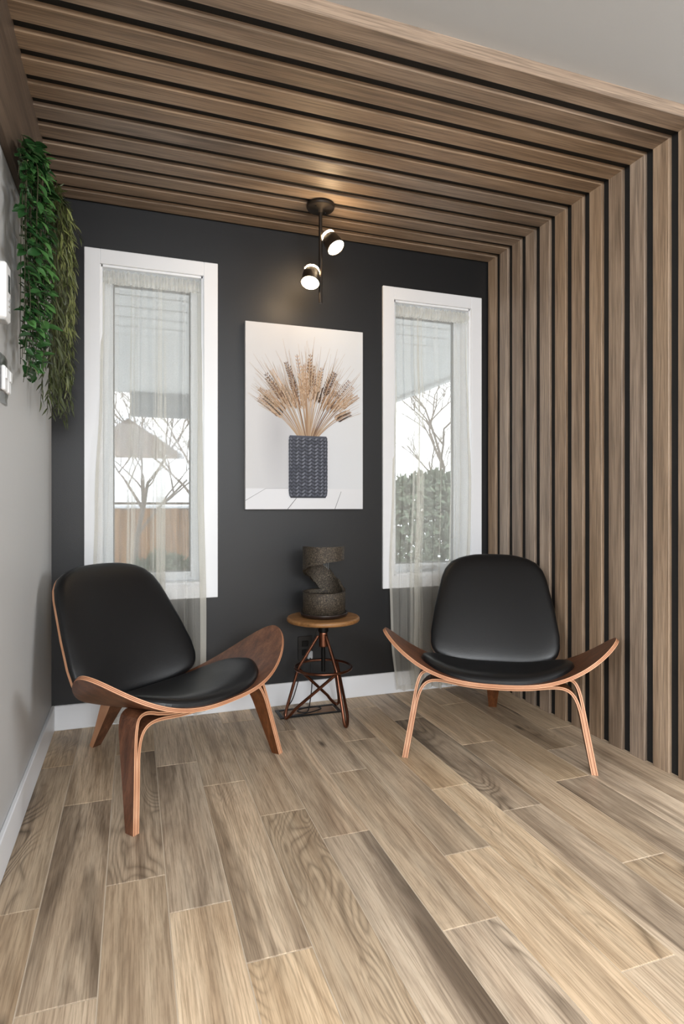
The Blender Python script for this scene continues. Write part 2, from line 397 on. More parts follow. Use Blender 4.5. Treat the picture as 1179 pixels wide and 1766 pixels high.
# wooden band along the top of the left wall
b = MB(); b.cbox(XL, XL+.02, .90, YB, 1.981, ZS+.02, .002); struct(b.build('trim_1', M['panel']))
# baseboards
b = MB(); b.cbox(XL+.012, XR, YB-.014, YB, 0, .1105, .003); struct(b.build('baseboard_back', M['white']))
b = MB(); b.cbox(XL, XL+.014, .90, YB, 0, .1105, .003); struct(b.build('baseboard_left', M['white']))

# ------------------------------------------------------------------ windows
def window(name, x0, x1):
    r = struct(empty(name, ((x0+x1)/2, YB, WBm))); ox, oy, oz = r.location
    def part(nm, boxes, mat, ch=.002):
        b = MB()
        for (a, b_, c, d, e, f) in boxes:
            if ch: b.cbox(a-ox, b_-ox, c-oy, d-oy, e-oz, f-oz, ch)
            else: b.box(a-ox, b_-ox, c-oy, d-oy, e-oz, f-oz)
        return b.build(nm, mat, r)
    F0, F1 = YB-.015, YB
    part('casing_side', [(x0, x0+TW, F0, F1, WBm, WT)], M['white']); part('casing_side', [(x1-TW, x1, F0, F1, WBm, WT)], M['white'])
    part('casing_head', [(x0+TW, x1-TW, F0, F1, WT-TW, WT)], M['white']); part('casing_sill', [(x0+TW, x1-TW, F0, F1, WBm, WBm+TW)], M['white'])
    i0, i1, j0, j1 = x0+TW+.004, x1-TW-.004, WBm+TW+.004, WT-TW-.004
    D = YB+.125
    part('jamb', [(i0-.014, i0+.006, YB-.002, D, j0-.014, j1+.014), (i1-.006, i1+.014, YB-.002, D, j0-.014, j1+.014), (i0, i1, YB-.002, D, j1-.006, j1+.014), (i0, i1, YB-.002, D, j0-.014, j0+.006)], M['white'], 0)
    fw = .042; G0, G1 = YB+.085, YB+.13
    a0, a1, b0, b1 = i0+.006, i1-.006, j0+.006, j1-.006
    fr = part('sash_frame', [(a0, a0+fw, G0, G1, b0, b1), (a1-fw, a1, G0, G1, b0, b1), (a0+fw, a1-fw, G0, G1, b1-fw, b1), (a0+fw, a1-fw, G0, G1, b0, b0+fw)], M['vinyl'])
    bd = MB(); e = .006
    for (p, q, s_, t_) in ((a0+fw, a0+fw+e, b0+fw, b1-fw), (a1-fw-e, a1-fw, b0+fw, b1-fw), (a0+fw, a1-fw, b1-fw-e, b1-fw), (a0+fw, a1-fw, b0+fw, b0+fw+e)):
        bd.box(p-ox, q-ox, G0+.012-oy, G0+.03-oy, s_-oz, t_-oz)
    bd.build('glazing_gasket', plain_gasket, fr)
    part('pane', [(a0+fw-.004, a1-fw+.004, G0+.02, G0+.024, b0+fw-.004, b1-fw+.004)], M['glass'], 0)
    cm = MB(); cx = (a0+a1)/2+.01
    cm.cbox(cx-.05-ox, cx+.05-ox, G0-.022-oy, G0-oy, b0+.008-oz, b0+.030-oz, .004)
    cm.tube([(cx+.03-ox, G0-.022-oy, b0+.02-oz), (cx+.0-ox, G0-.034-oy, b0+.022-oz), (cx-.05-ox, G0-.034-oy, b0+.014-oz)], .006, 8)
    cm.build('crank_handle', M['plug'], r)
    return (i0, i1, j0, j1)
plain_gasket = plain('grey_gasket', lin(96, 100, 104), .6)
W1 = window('window_1', *WIN[0]); W2 = window('window_2', *WIN[1])

# ------------------------------------------------------------------ sheer curtains
def lerp_tab(tab, t):
    if t <= tab[0][0]: return tab[0][1]
    for (a, p), (b_, q) in zip(tab, tab[1:]):
        if t <= b_:
            u = (t-a)/(b_-a); u = u*u*(3-2*u); return p+(q-p)*u
    return tab[-1][1]
def curtain(label, W, seed, xl, xr, nf):
    rn = random.Random(seed); i0, i1, j0, j1 = W; zt = j1-.018; zb = .022
    root = empty('curtain', ((i0+i1)/2, YB-.04, 0), 0, label, 'curtain', None); ox, oy = root.location.x, root.location.y
    ph = [rn.uniform(0, 6.28) for _ in range(8)]
    ytab = [(0.0, 2.70), (.02, 2.86), (.12, 2.868), (.45, 2.874), (.75, 2.880), (1.1, 2.886), (1.5, 2.905), (1.8, 2.925), (2.1, 2.932)]
    ytab[0] = (0.0, 2.845)
    def P(s, z):
        k = min(1, max(0, (zt-z)/(zt-zb)))
        phi = 2*math.pi*(nf*s+.45*math.sin(2*math.pi*1.7*s+ph[0])+.22*math.sin(2*math.pi*4.3*s+ph[1])) + .8*k*math.sin(2*math.pi*1.3*s+ph[2])
        amp = (.008+.014*k)*(.65+.35*math.sin(2*math.pi*3.1*s+ph[3]))
        x = lerp_tab(xl, z)+(lerp_tab(xr, z)-lerp_tab(xl, z))*s
        xb = (.006+.013*k)*(.5+.5*math.sin(2*math.pi*2.6*s+ph[4]))
        e = min(1, s/.03, (1-s)/.03)
        x += -xb*math.sin(2*phi)*e + .004*k*math.sin(9*k+phi*.5)
        y = lerp_tab(ytab, z)+amp*math.cos(phi) + .004*math.sin(3*phi*.37+4*k)
        if z > 1.5: y = max(y, 2.9)
        return (x-ox, y-oy, z)
    ns, nz = 420, 46; b = MB(); hz = .028
    zs = [zt-.055-(zt-.055-zb-hz)*i/nz for i in range(nz+1)]
    b.grid([[P(i/ns, z) for z in zs] for i in range(ns+1)], 0, True); b.build('voile_panel', M['sheer'], root)
    h = MB(); h.grid([[P(i/ns, z) for z in (zb+hz, zb+hz*.5, zb+.004+.006*math.sin(i/ns*40))] for i in range(ns+1)], 0, True); h.build('hem', M['sheer_hem'], root)
    for s0, s1 in ((0, .028), (.972, 1)):
        e = MB(); e.grid([[(p[0], p[1]-.0012, p[2]) for p in (P(s0+(s1-s0)*i/12, z) for z in zs)] for i in range(13)], 0, True); e.build('side_hem', M['sheer_hem'], root)
    # gathered header over the rod
    hd = MB(); rows = []
    nh = 240
    for i in range(nh+1):
        s = i/nh; a = 2*math.pi*26*s+1.5*math.sin(2*math.pi*5*s+ph[5]); col = []
        for j in range(9):
            v = j/8; z = zt+.004-.062*v; bul = math.sin(math.pi*min(1, v*1.0))
            p = P(s, zt-.055) if v > .9 else None
            x = i0+.004+(i1-i0-.008)*s
            y = YB+.014+.006*math.sin(a)*(.5+bul)-.008*bul+.003*math.sin(a*2.3+v*6)
            if p: x, y = p[0]+ox, p[1]+oy
            col.append((x-ox, y-oy, z-.004*math.sin(a*.7)*(1-v)))
        rows.append(col)
    hd.grid(rows, 0, True); hd.build('gathered_header', M['sheer_hem'], root)
    rd = MB(); rd.tube([(i0+.003-ox, YB+.03-oy, zt-.03), (i1-.003-ox, YB+.03-oy, zt-.03)], .006, 10); rd.build('rod', M['white'], root)
curtain('sheer white curtain on the window behind the angled left chair', W1, 3, [(0, -.125), (.3, -.155), (.62, -.176), (1.0, -.165), (1.5, -.145), (2.1, -.137)], [(0, .318), (.5, .318), (1.2, .308), (2.1, .304)], 11)
curtain('sheer white curtain on the window beside the slatted wall', W2, 11, [(0, 1.300), (.3, 1.272), (.62, 1.268), (1.1, 1.29), (1.6, 1.312), (2.1, 1.312)], [(0, 1.70), (.5, 1.74), (1.2, 1.755), (2.1, 1.757)], 9)

# ------------------------------------------------------------------ shell chairs
HW = .447
def seat_out(u):      # u in -1..1 -> x, rear y, front y
    t = abs(u); yt = -.105
    yf = yt+.185*math.sqrt(max(0, 1-t**2.5)); yr = yt-.315*(max(0, 1-t**1.9))**.62
    return HW*u, yr, yf
def seat_z(x, y):
    z0 = .332+.12*(y-.08) if y < .08 else .332
    z0 -= .55*max(0, y-.02)**2
    z0 += .10*max(0, -y-.25)**1.5
    a = abs(x)
    return z0+1.62*a**2.75+.10*max(0, a-.25)**1.2*(y+.1)
def nrm(F, x, y, e=.004):
    dx = (F(x+e, y)-F(x-e, y))/(2*e); dy = (F(x, y+e)-F(x, y-e))/(2*e)
    return Vector((-dx, -dy, 1)).normalized()
BT = [(0, .0), (.008, .10), (.025, .170), (.05, .218), (.085, .250), (.13, .270), (.19, .281), (.30, .283), (.5, .270), (.65, .256), (.78, .243), (.86, .228), (.92, .203), (.96, .165), (.988, .105), (1.0, 0)]
def bhw(w):
    if w <= 0 or w >= 1: return 0
    for (a, p), (b_, q) in zip(BT, BT[1:]):
        if w <= b_: return p+(q-p)*(w-a)/(b_-a)
def back_pt(x, w, off=0):
    y = -.392-.245*w-.03*w*w+.55*x*x*(1-.25*w); z = .272+.478*w
    # forward normal, approx
    n = Vector((-1.1*x*(1-.25*w), 1, .245/.478+.06*w)).normalized()
    return Vector((x, y, z))+n*off
def sweep(b, path, wd, th, ydrift, m_face=0, m_edge=1):
    # path: (x,z) points; rectangular section: thickness th in plane, breadth wd along y
    N = len(path); T = []; Bt = []
    Pf, Pb = [], []
    rows = []
    for i, (x, z) in enumerate(path):
        a = path[max(0, i-1)]; c = path[min(N-1, i+1)]
        tx, tz = c[0]-a[0], c[1]-a[1]; l = math.hypot(tx, tz); nx, nz = -tz/l, tx/l
        y = ydrift(z, x); w_ = wd(z, x)
        o1 = (x+nx*th/2, z+nz*th/2); o2 = (x-nx*th/2, z-nz*th/2)
        rows.append([(o1[0], y-w_/2, o1[1]), (o1[0], y+w_/2, o1[1]), (o2[0], y+w_/2, o2[1]), (o2[0], y-w_/2, o2[1])])
    vv = [p for r in rows for p in r]
    for k in range(4):
        ff = [(i*4+k, i*4+(k+1) % 4, (i+1)*4+(k+1) % 4, (i+1)*4+k) for i in range(N-1)]
        b.add(vv, ff, m_face if k in (0, 2) else m_edge, False)
    b.add(rows[0], [(0, 3, 2, 1)], m_edge); b.add(rows[-1], [(0, 1, 2, 3)], m_edge)
def bez(p0, p1, p2, p3, n):
    out = []
    for i in range(n+1):
        t = i/n; u = 1-t
        out.append(tuple(u**3*a+3*u*u*t*b_+3*u*t*t*c+t**3*d for a, b_, c, d in zip(p0, p1, p2, p3)))
    return out
def make_chair(loc, rz, label):
    root = empty('lounge_chair', loc, rz, label, 'chair', 'shell lounge chairs')
    WD = [M['walnut'], M['ply'], M['walnut_z'], M['ply_dark']]
    # seat shell
    nu, nv = 57, 15; top, bot = [], []; TH = .0135
    for i in range(nu):
        u = math.sin((-1+2*i/(nu-1))*math.pi/2)*.99999; x, yr, yf = seat_out(u); r1, r2 = [], []
        for j in range(nv):
            v = j/(nv-1); y = yr+(yf-yr)*v; p = Vector((x, y, seat_z(x, y))); n = nrm(seat_z, x, y)
            r1.append(p); r2.append(p-n*TH)
        top.append(r1); bot.append(r2)
    b = MB(); b.slab(top, bot, 0, 1); seat = b.build('seat_shell', WD, root)
    # two darker glue lines round the plywood rim
    for fr in (.33, .66):
        g = MB(); loop = [(i, nv-1) for i in range(nu)]+[(i, 0) for i in range(nu-2, 0, -1)]
        cen = Vector((0, -.12, .3)); ring = []
        for i, j in loop:
            p = top[i][j].lerp(bot[i][j], fr); ring.append(p)
        g.tube(ring, .0011, 4, 0, False, True); g.build('glue_line', M['ply_dark'], seat)
    # seat pad
    nu2, nv2 = 41, 15; tp, bt = [], []
    for i in range(nu2):
        u = math.sin((-1+2*i/(nu2-1))*math.pi/2)*.9999; x = .300*u; k = math.sqrt(max(0, 1-abs(u)**2.3))
        yr, yf = -.13-.215*k, -.05+.112*k*1.0; yf = -.13+.198*k; r1, r2 = [], []
        for j in range(nv2):
            v = math.sin((-1+2*j/(nv2-1))*math.pi/2)*.5+.5; y = yr+(yf-yr)*v
            e = max(0, 1-max(abs(u), abs(2*v-1))**5)
            e = math.sqrt(max(0, 1-abs(u)**7))*math.sqrt(max(0, 1-abs(2*v-1)**6))
            p = Vector((x, y, seat_z(x, y))); n = nrm(seat_z, x, y)
            r1.append(p+n*(.010+.026*e)); r2.append(p-n*.002)
        tp.append(r1); bt.append(r2)
    b = MB(); b.slab(tp, bt, 0, 0); b.build('seat_cushion', M['leather'], root)
    # back shell and cushion
    def backgrid(scale, f_off, b_off, puff, nu, nv):
        A, B = [], []
        for j in range(nv):
            w_ = .5-.5*math.cos(math.pi*j/(nv-1)); wv = .5+(w_-.5)*scale[1]; r1, r2 = [], []
            for i in range(nu):
                s = math.sin((-1+2*i/(nu-1))*math.pi/2); x = s*max(.0005, bhw(w_))*scale[0]
                e = math.sqrt(max(0, 1-abs(s)**6))*math.sqrt(max(0, 1-abs(2*w_-1)**10))
                r1.append(back_pt(x, wv, f_off+puff*e)); r2.append(back_pt(x, wv, b_off))
            A.append(r1); B.append(r2)
        return A, B
    A, B = backgrid((1, 1), 0, -.0125, 0, 25, 41)
    b = MB(); b.slab(A, B, 0, 1); bs = b.build('back_shell', [M['walnut_z'], M['ply']], root)
    A, B = backgrid((1.004, 1.003), .010, -.001, .026, 29, 45)
    b = MB(); b.slab(A, B, 0, 0); b.build('back_cushion', M['leather'], root)
    # front legs: two laminations each, splitting below the seat
    yd = lambda z, x: -.085+.085*max(0, min(1, 1-z/.32))
    wdt = lambda z, x: .036+.046*max(0, min(1, z/.30))
    for sg in (1, -1):
        b = MB()
        us = lambda x: seat_z(x, -.085)-TH-.0062
        o_ = [(sg*x, z) for x, z in ([(.357, 0), (.345, .07), (.333, .14), (.322, .205)]+bez((.322, .205), (.302, .325), (.296, .352), (.215, us(.215)), 14)[1:]+[(x, us(x)) for x in (.18, .14, .10, .06, .02, 0)])]
        i_ = [(sg*x, z) for x, z in ([(.3455, 0), (.3335, .07), (.3215, .14), (.3105, .205)]+bez((.3105, .205), (.292, .285), (.272, .306), (.190, us(.19)-.0145), 14)[1:]+[(x, us(x)-.0122) for x in (.15, .12, .08, .04, 0)])]
        sweep(b, o_, wdt, .0115, yd, 2, 1); sweep(b, i_, wdt, .0115, yd, 2, 1)
        lg = b.build('leg', WD, root)
        g = MB()
        for pa in (o_, i_):
            for sy in (1, -1):
                g.tube([(x, yd(z, x)+sy*wdt(z, x)/2, z) for x, z in pa], .0011, 4)
        g.build('glue_line', M['ply_dark'], lg)
    # rear leg: bent lamination in the chair's middle plane
    b = MB(); path = [(-.20, seat_z(0, -.20)-TH-.012), (-.28, seat_z(0, -.28)-TH-.012), (-.36, seat_z(0, -.36)-TH-.014)]
    path = path+bez(path[-1], (-.44, .235), (-.53, .26), (-.565, .20), 10)[1:]+[(-.60, .14), (-.64, .07), (-.683, 0)]
    rows = []; N = len(path)
    for i, (y, z) in enumerate(path):
        a = path[max(0, i-1)]; c = path[min(N-1, i+1)]; ty, tz = c[0]-a[0], c[1]-a[1]; l = math.hypot(ty, tz); ny, nz = -tz/l, ty/l
        th = .022+.03*max(0, 1-abs(z-.2)/.16); hw = .018+.022*min(1, z/.25)
        rows.append([(-hw, y+ny*th/2, z+nz*th/2), (hw, y+ny*th/2, z+nz*th/2), (hw, y-ny*th/2, z-nz*th/2), (-hw, y-ny*th/2, z-nz*th/2)])
    vv = [p for r in rows for p in r]
    for k in range(4): b.add(vv, [(i*4+k, i*4+(k+1) % 4, (i+1)*4+(k+1) % 4, (i+1)*4+k) for i in range(N-1)], 2 if k in (0, 2) else 1)
    b.add(rows[0], [(0, 3, 2, 1)], 1); b.add(rows[-1], [(0, 1, 2, 3)], 1)
    b.build('leg', WD, root)
    # strut that carries the back shell on the rear leg
    b = MB(); rows = []
    for k in range(9):
        t = k/8; p = back_pt(0, .02+.30*t, -.0185); rows.append(p)
    A = [[p+Vector((-.045, .0055, 0)) for p in rows], [p+Vector((.045, .0055, 0)) for p in rows]]
    B = [[p+Vector((-.045, -.0055, 0)) for p in rows], [p+Vector((.045, -.0055, 0)) for p in rows]]
    b.slab(B, A, 2, 1); b.build('back_strut', WD, root)
    return root
def face(fx, fy): return math.atan2(fy, fx)-math.pi/2
make_chair((.270, 2.145, 0), face(.621, -.784), 'black leather and walnut shell chair turned sideways by the grey wall')
make_chair((1.3175, 1.98, 0), face(-.530, -.848), 'black leather and walnut shell chair facing out beside the wooden slat wall')

# ------------------------------------------------------------------ stool
SX, SY = .839, 2.683
st = empty('stool', (SX, SY, 0), 0, 'copper pipe stool with a round wooden top between the two chairs', 'stool')
b = MB(); b.lathe([(0, .452), (.150, .452), (.166, .4545), (.1705, .460), (.1705, .470), (.167, .4745), (.158, .476), (0, .476)], 56); b.build('seat_top', M['stooltop'], st)
b = MB(); b.lathe([(0, .452), (.060, .452), (.060, .446), (.024, .444), (.024, .405), (0, .405)], 24, smooth=False); b.build('mounting_plate', M['screw'], st)
b = MB(); b.lathe([(.0005, .400), (.019, .400), (.020, .396), (.020, .338), (.019, .334), (.0005, .334)], 24, smooth=False); b.build('sleeve', M['copper'], st)
b = MB(); pr = [(.0005, .410)]
for k in range(46):
    z = .408-.0042*k; pr += [(.0105, z), (.0085, z-.0021)]
pr.append((.0005, .213)); b.lathe(pr, 16); b.build('threaded_screw', M['screw'], st)
b = MB(); b.tube([(.132*math.cos(a), .132*math.sin(a), .237) for a in (2*math.pi*k/48 for k in range(48))], .0062, 10, closed=True); b.build('foot_ring', M['copper'], st)
PR = .0072
for ang in (-73.5, 48, 170):
    a = R(ang); er = Vector((math.cos(a), math.sin(a), 0)); et = Vector((-math.sin(a), math.cos(a), 0)); ez = Vector((0, 0, 1))
    a2 = R(ang+112); e2 = Vector((math.cos(a2), math.sin(a2), 0))
    P0 = er*.024+ez*.385; P1 = er*.117+ez*.237-et*.004; P2 = er*.171+ez*.05-et*.006
    end = e2*.119+ez*.231
    hd_ = end-P2; hd_.z = 0; hd_.normalize(); F2 = P2+hd_*.030+et*.026; d2 = (end-F2).normalized()
    pts = [P0+(P1-P0)*k/6 for k in range(6)]+[P1+(P2-P1)*k/6 for k in range(7)]
    # rounded bottom
    low = er*.182+ez*(PR+.0005)+et*.010
    q0 = P2; t0 = (P2-P1).normalized()*.05; q3 = F2+d2*.012; t3 = d2*.05
    arc = bez(tuple(q0), tuple(q0+t0*1.08), tuple(q3-t3*1.05), tuple(q3), 12)
    mn = min(p[2] for p in arc); arc = [(p[0], p[1], p[2]+(PR+.0004-mn)*(1-abs(2*i/12-1))**.6) for i, p in enumerate(arc)]
    pts += [Vector(p) for p in arc[1:]]
    pts += [q3+(end-q3)*k/8 for k in range(1, 9)]
    b = MB(); b.tube(pts, PR, 10); b.build('leg', M['copper'], st)

# ------------------------------------------------------------------ fountain
FZ = .476
fo = empty('tabletop_fountain', (SX+.004, SY, FZ), 0, 'dark pitted spiral tabletop fountain standing on the copper stool', 'fountain')
b = MB(); b.lathe([(0, 0), (.095, 0), (.108, .006), (.112, .018), (.110, .022), (.104, .020), (.098, .012), (0, .012)], 48); b.build('saucer', M['saucer'], fo)
RO, RI = .1005, .086
b = MB(); b.lathe([(.096, .012), (RO, .014), (RO, .115), (RO-.002, .118), (RI+.002, .118), (RI, .115), (RI, .05), (0, .05)], 64); b.build('basin', M['stone'], fo)
b = MB(); b.lathe([(0, .098), (RI+.001, .098)], 48); b.build('basin_water', M['water'], fo)
# spiral ribbon: from the upper collar round the left and the back down into the basin on the right
cam_ang = math.atan2(-SY, -SX)      # direction towards the viewer's side of the room
def ribbon(th):                      # th in degrees, 0 = viewer side, increasing towards the left hand side then the back
    if th < -62: return None
    t = th
    up = lerp_tab([(-70, .330), (60, .330), (110, .326), (150, .290), (187, .225), (221, .168), (251, .130), (280, .116), (300, .112)], t)
    lo = lerp_tab([(-70, .268), (-20, .262), (30, .245), (70, .222), (95, .206), (130, .180), (150, .150), (165, .120), (185, .105), (300, .100)], t)
    return lo, up
nr, nz = 73, 8; To, Bo = [], []
for i in range(nr):
    th = -68+(300+68)*i/(nr-1); lo, up = ribbon(max(th, -61)); a = cam_ang-R(th); r1, r2 = [], []
    for j in range(nz):
        z = lo+(up-lo)*j/(nz-1); r1.append((RO*math.cos(a), RO*math.sin(a), z)); r2.append((RI*math.cos(a), RI*math.sin(a), z))
    To.append(r1); Bo.append(r2)
b = MB(); b.slab(Bo, To, 0, 0); b.build('spiral_ribbon', M['stone'], fo)
# upper bowl inside the collar with its underside
b = MB(); b.lathe([(0, .268), (.05, .270), (RI+.001, .276), (RI+.001, .318), (.07, .312), (0, .310)], 40); b.build('upper_bowl', M['stone'], fo)
b = MB()
rt = Vector((math.cos(cam_ang+math.pi/2), math.sin(cam_ang+math.pi/2), 0)); fw_ = Vector((math.cos(cam_ang), math.sin(cam_ang), 0))
for k in range(5):
    p = rt*(-.010+.0075*k)-fw_*(.045+.004*(k % 2)); b.tube([p+Vector((0, 0, .275)), p+Vector((0, 0, .238-.006*k))], .0009, 6)
b.build('water_stream', M['stream'], fo)

# ------------------------------------------------------------------ fountain cord, outlet, floor vent
ol = empty('wall_outlet', (.815, YB, .276), 0, 'black wall outlet with a grey plug behind the copper stool', 'outlet')
b = MB(); b.cbox(-.037, .037, -.006, 0, -.060, .060, .002); b.build('cover_plate', M['outlet'], ol)
for z in (-.022, .022):
    b = MB(); b.cbox(-.017, .017, -.009, -.005, z-.015, z+.015, .002); b.build('socket', M['screw'], ol)
b = MB(); b.cbox(.006, .034, -.032, -.008, -.052, -.012, .004); b.build('plug', M['plug'], ol)
b = MB()
pts = [(SX+.04, SY+.128, .482), (SX+.05, SY+.186, .47), (SX+.02, SY+.20, .34), (SX-.055, SY+.19, .17), (SX-.11, SY+.14, .06), (SX-.17, SY+.08, .010), (SX-.13, SY+.05, .009), (SX-.05, SY+.06, .009), (SX+.02, SY+.10, .009), (SX-.02, SY+.13, .012), (SX-.10, SY+.10, .010), (SX-.06, SY+.07, .010), (SX-.03, SY+.12, .04), (SX-.005, SY+.17, .12), (SX+.0, SY+.198, .20), (.833, YB-.034, .232)]
def smooth_path(P, n=10):
    P = [Vector(p) for p in P]; out = []
    for i in range(len(P)-1):
        p0 = P[max(0, i-1)]; p1 = P[i]; p2 = P[i+1]; p3 = P[min(len(P)-1, i+2)]
        for k in range(n):
            t = k/n; out.append(.5*((2*p1)+(p2-p0)*t+(2*p0-5*p1+4*p2-p3)*t*t+(3*p1-p0-3*p2+p3)*t**3))
    out.append(P[-1]); return out
def cord_path(P): return [Vector((p.x, p.y, max(p.z, .0036))) for p in smooth_path(P)]
b.tube(cord_path(pts), .0026, 8); tag(b.build('power_cord', M['cord']), 'thin black fountain cord looping over the floor under the stool', 'cord')
fv = empty('floor_vent', (.795, 2.782, 0), 0, 'dark framed floor vent with a wooden insert under the stool', 'vent')
b = MB(); x, y, t = .152, .060, .016
b.cbox(-x, x, -y, -y+t, 0, .005, .001); b.cbox(-x, x, y-t, y, 0, .005, .001); b.cbox(-x, -x+t, -y+t, y-t, 0, .005, .001); b.cbox(x-t, x, -y+t, y-t, 0, .005, .001); b.build('vent_frame', M['vent'], fv)
b = MB(); b.cbox(-x+t+.007, x-t-.007, -y+t+.006, y-t-.006, 0, .0035, .001); b.build('vent_insert', M['stooltop'], fv)

# ------------------------------------------------------------------ ceiling lamp
LX, LY = .800, 2.60
lp = empty('ceiling_lamp', (LX, LY, ZS), 0, 'black ceiling lamp with two lit swivel heads on a vertical rod', 'lamp')
b = MB(); b.lathe([(0, 0), (.064, 0), (.064, -.012), (.060, -.020), (.012, -.022), (.012, -.036), (0, -.036)], 40); b.build('canopy', M['lampmetal'], lp)
for a in (40, 220):
    b = MB(); b.lathe([(.0, -.0245), (.003, -.024), (.004, -.0205)], 10, (.04*math.cos(R(a)), .04*math.sin(R(a)), 0)); b.build('canopy_screw', M['screw'], lp)
b = MB(); b.tube([(0, 0, -.03), (0, 0, -.447)], .0085, 14); b.build('rod', M['lampmetal'], lp)
def lamp_head(c, d, piv):
    d = Vector(d).normalized(); q = Vector((0, 0, -1)).rotation_difference(d)
    b = MB(); b.lathe([(.0, .040), (.033, .040), (.0345, .038)], 36, c, axis=q); b.lathe([(.0345, .026), (.036, .024), (.0430, -.040), (.0430, -.043), (.0400, -.043), (.0400, -.036)], 36, c, axis=q); h = b.build('lamp_head', M['lampmetal'], lp)
    b = MB(); b.lathe([(.0335, .038), (.0338, .026)], 36, c, axis=q); b.build('light_ring', M['glow_ring'], h)
    b = MB(); b.lathe([(.0400, -.039), (.030, -.0415), (.015, -.043), (0, -.0435)], 36, c, axis=q); b.build('diffuser', M['glow'], h)
    b = MB(); b.tube([piv, Vector(piv).lerp(Vector(c), .5), c], .005, 10); b.build('swivel_arm', M['lampmetal'], lp)
lamp_head((.050, -.012, -.165), (.30, -.42, -.72), (0, 0, -.165))
lamp_head((-.048, -.012, -.335), (-.20, -.36, -.80), (0, 0, -.335))

# ------------------------------------------------------------------ canvas print
CX0, CX1, CZ0, CZ1 = .5079, 1.1168, .9765, 1.8902
cv = empty('canvas_print', ((CX0+CX1)/2, YB-.003, CZ0), 0, 'white canvas print of dried wheat in a grey crocheted vase on the dark wall', 'picture')
cw, ch = CX1-CX0, CZ1-CZ0; FY = -.030
def print_bg():
    t = NT('printed_backdrop'); tc = t.n('ShaderNodeTexCoord'); sp = t.n('ShaderNodeSeparateXYZ'); t.l(tc.outputs['Object'], sp.inputs[0])
    fx = t.math('ADD', t.math('DIVIDE', sp.outputs[0], cw), .5); fz = t.math('DIVIDE', sp.outputs[2], ch)
    base = t.ramp(fx, [(0, lin(212, 212, 213)), (.35, lin(204, 205, 208)), (.75, lin(220, 223, 227)), (1, lin(224, 227, 230))])
    # the soft grey shadow, printed as colour to the left of the vase
    dx = t.math('DIVIDE', t.math('SUBTRACT', fx, .26), .17); dz = t.math('DIVIDE', t.math('SUBTRACT', fz, .42), .36)
    d = t.math('SQRT', t.math('ADD', t.math('MULTIPLY', dx, dx), t.math('MULTIPLY', dz, dz)))
    k = t.ramp(d, [(0, .55), (1, 0.0)])
    col = t.mix(k, base, lin(168, 168, 172))
    fl = t.ramp(fz, [(.111, (1, 1, 1, 1)), (.114, (0, 0, 0, 1))]); col = t.mix(fl, col, lin(228, 229, 232))
    t.l(col, t.b.inputs['Base Color']); t.b.inputs['Roughness'].default_value = .7
    v = t.n('ShaderNodeMapping'); v.inputs['Scale'].default_value = (1, 1, 1); t.l(tc.outputs['Object'], v.inputs[0]); t.bump(t.noise(v.outputs[0], 700, 2), .1, .0006); return t.mat
M['canvas_edge'] = plain('canvas_edge', lin(196, 196, 198), .7)
b = MB(); b.cbox(-cw/2, cw/2, FY+.0008, 0, 0, ch, .001, 0); b.build('stretched_canvas', M['canvas_edge'], cv)
b = MB(); b.add([(-cw/2+.001, FY, .001), (cw/2-.001, FY, .001), (cw/2-.001, FY, ch-.001), (-cw/2+.001, FY, ch-.001)], [(0, 1, 2, 3)]); b.build('printed_backdrop', print_bg(), cv)
pm = [plain('ink_'+n_, c_, .7) for n_, c_ in (('slate', lin(78, 82, 94)), ('slate_light', lin(112, 116, 128)), ('slate_dark', lin(48, 51, 60)), ('tan', lin(170, 139, 110)), ('cream', lin(200, 172, 146)), ('brown', lin(116, 88, 68)), ('dark_brown', lin(78, 60, 49)), ('line', lin(112, 112, 116)), ('straw', lin(186, 162, 136)))]
pb = MB(); lay = [0]
def px(fx, fy, l): return ((fx-.5)*cw, FY-.0001-.00004*l, (1-fy)*ch)
def poly(pts, m, l): pb.add([px(x, y, l) for x, y in pts], [tuple(range(len(pts)))[::-1]], m)
asp_ = cw/ch
def stroke(pts, w0, w1, m, l):
    N = len(pts); Lr = []
    for i, (x, y) in enumerate(pts):
        a = pts[max(0, i-1)]; c = pts[min(N-1, i+1)]; dx, dy = (c[0]-a[0])*asp_, c[1]-a[1]; q = math.hypot(dx, dy) or 1
        w_ = (w0+(w1-w0)*i/(N-1))/2; Lr.append(((x-dy/q*w_/asp_, y+dx/q*w_), (x+dy/q*w_/asp_, y-dx/q*w_)))
    for i in range(N-1): poly([Lr[i][0], Lr[i+1][0], Lr[i+1][1], Lr[i][1]], m, l)
rn = random.Random(5)
stroke([(.0, .953), (.165, .888)], .0022, .0014, 7, 0); stroke([(.165, .888), (.36, .886)], .0012, .0012, 7, 0)
stroke([(.42, .938), (.345, .999)], .003, .0035, 7, 0); stroke([(.805, .902), (.75, .999)], .0022, .003, 7, 0)
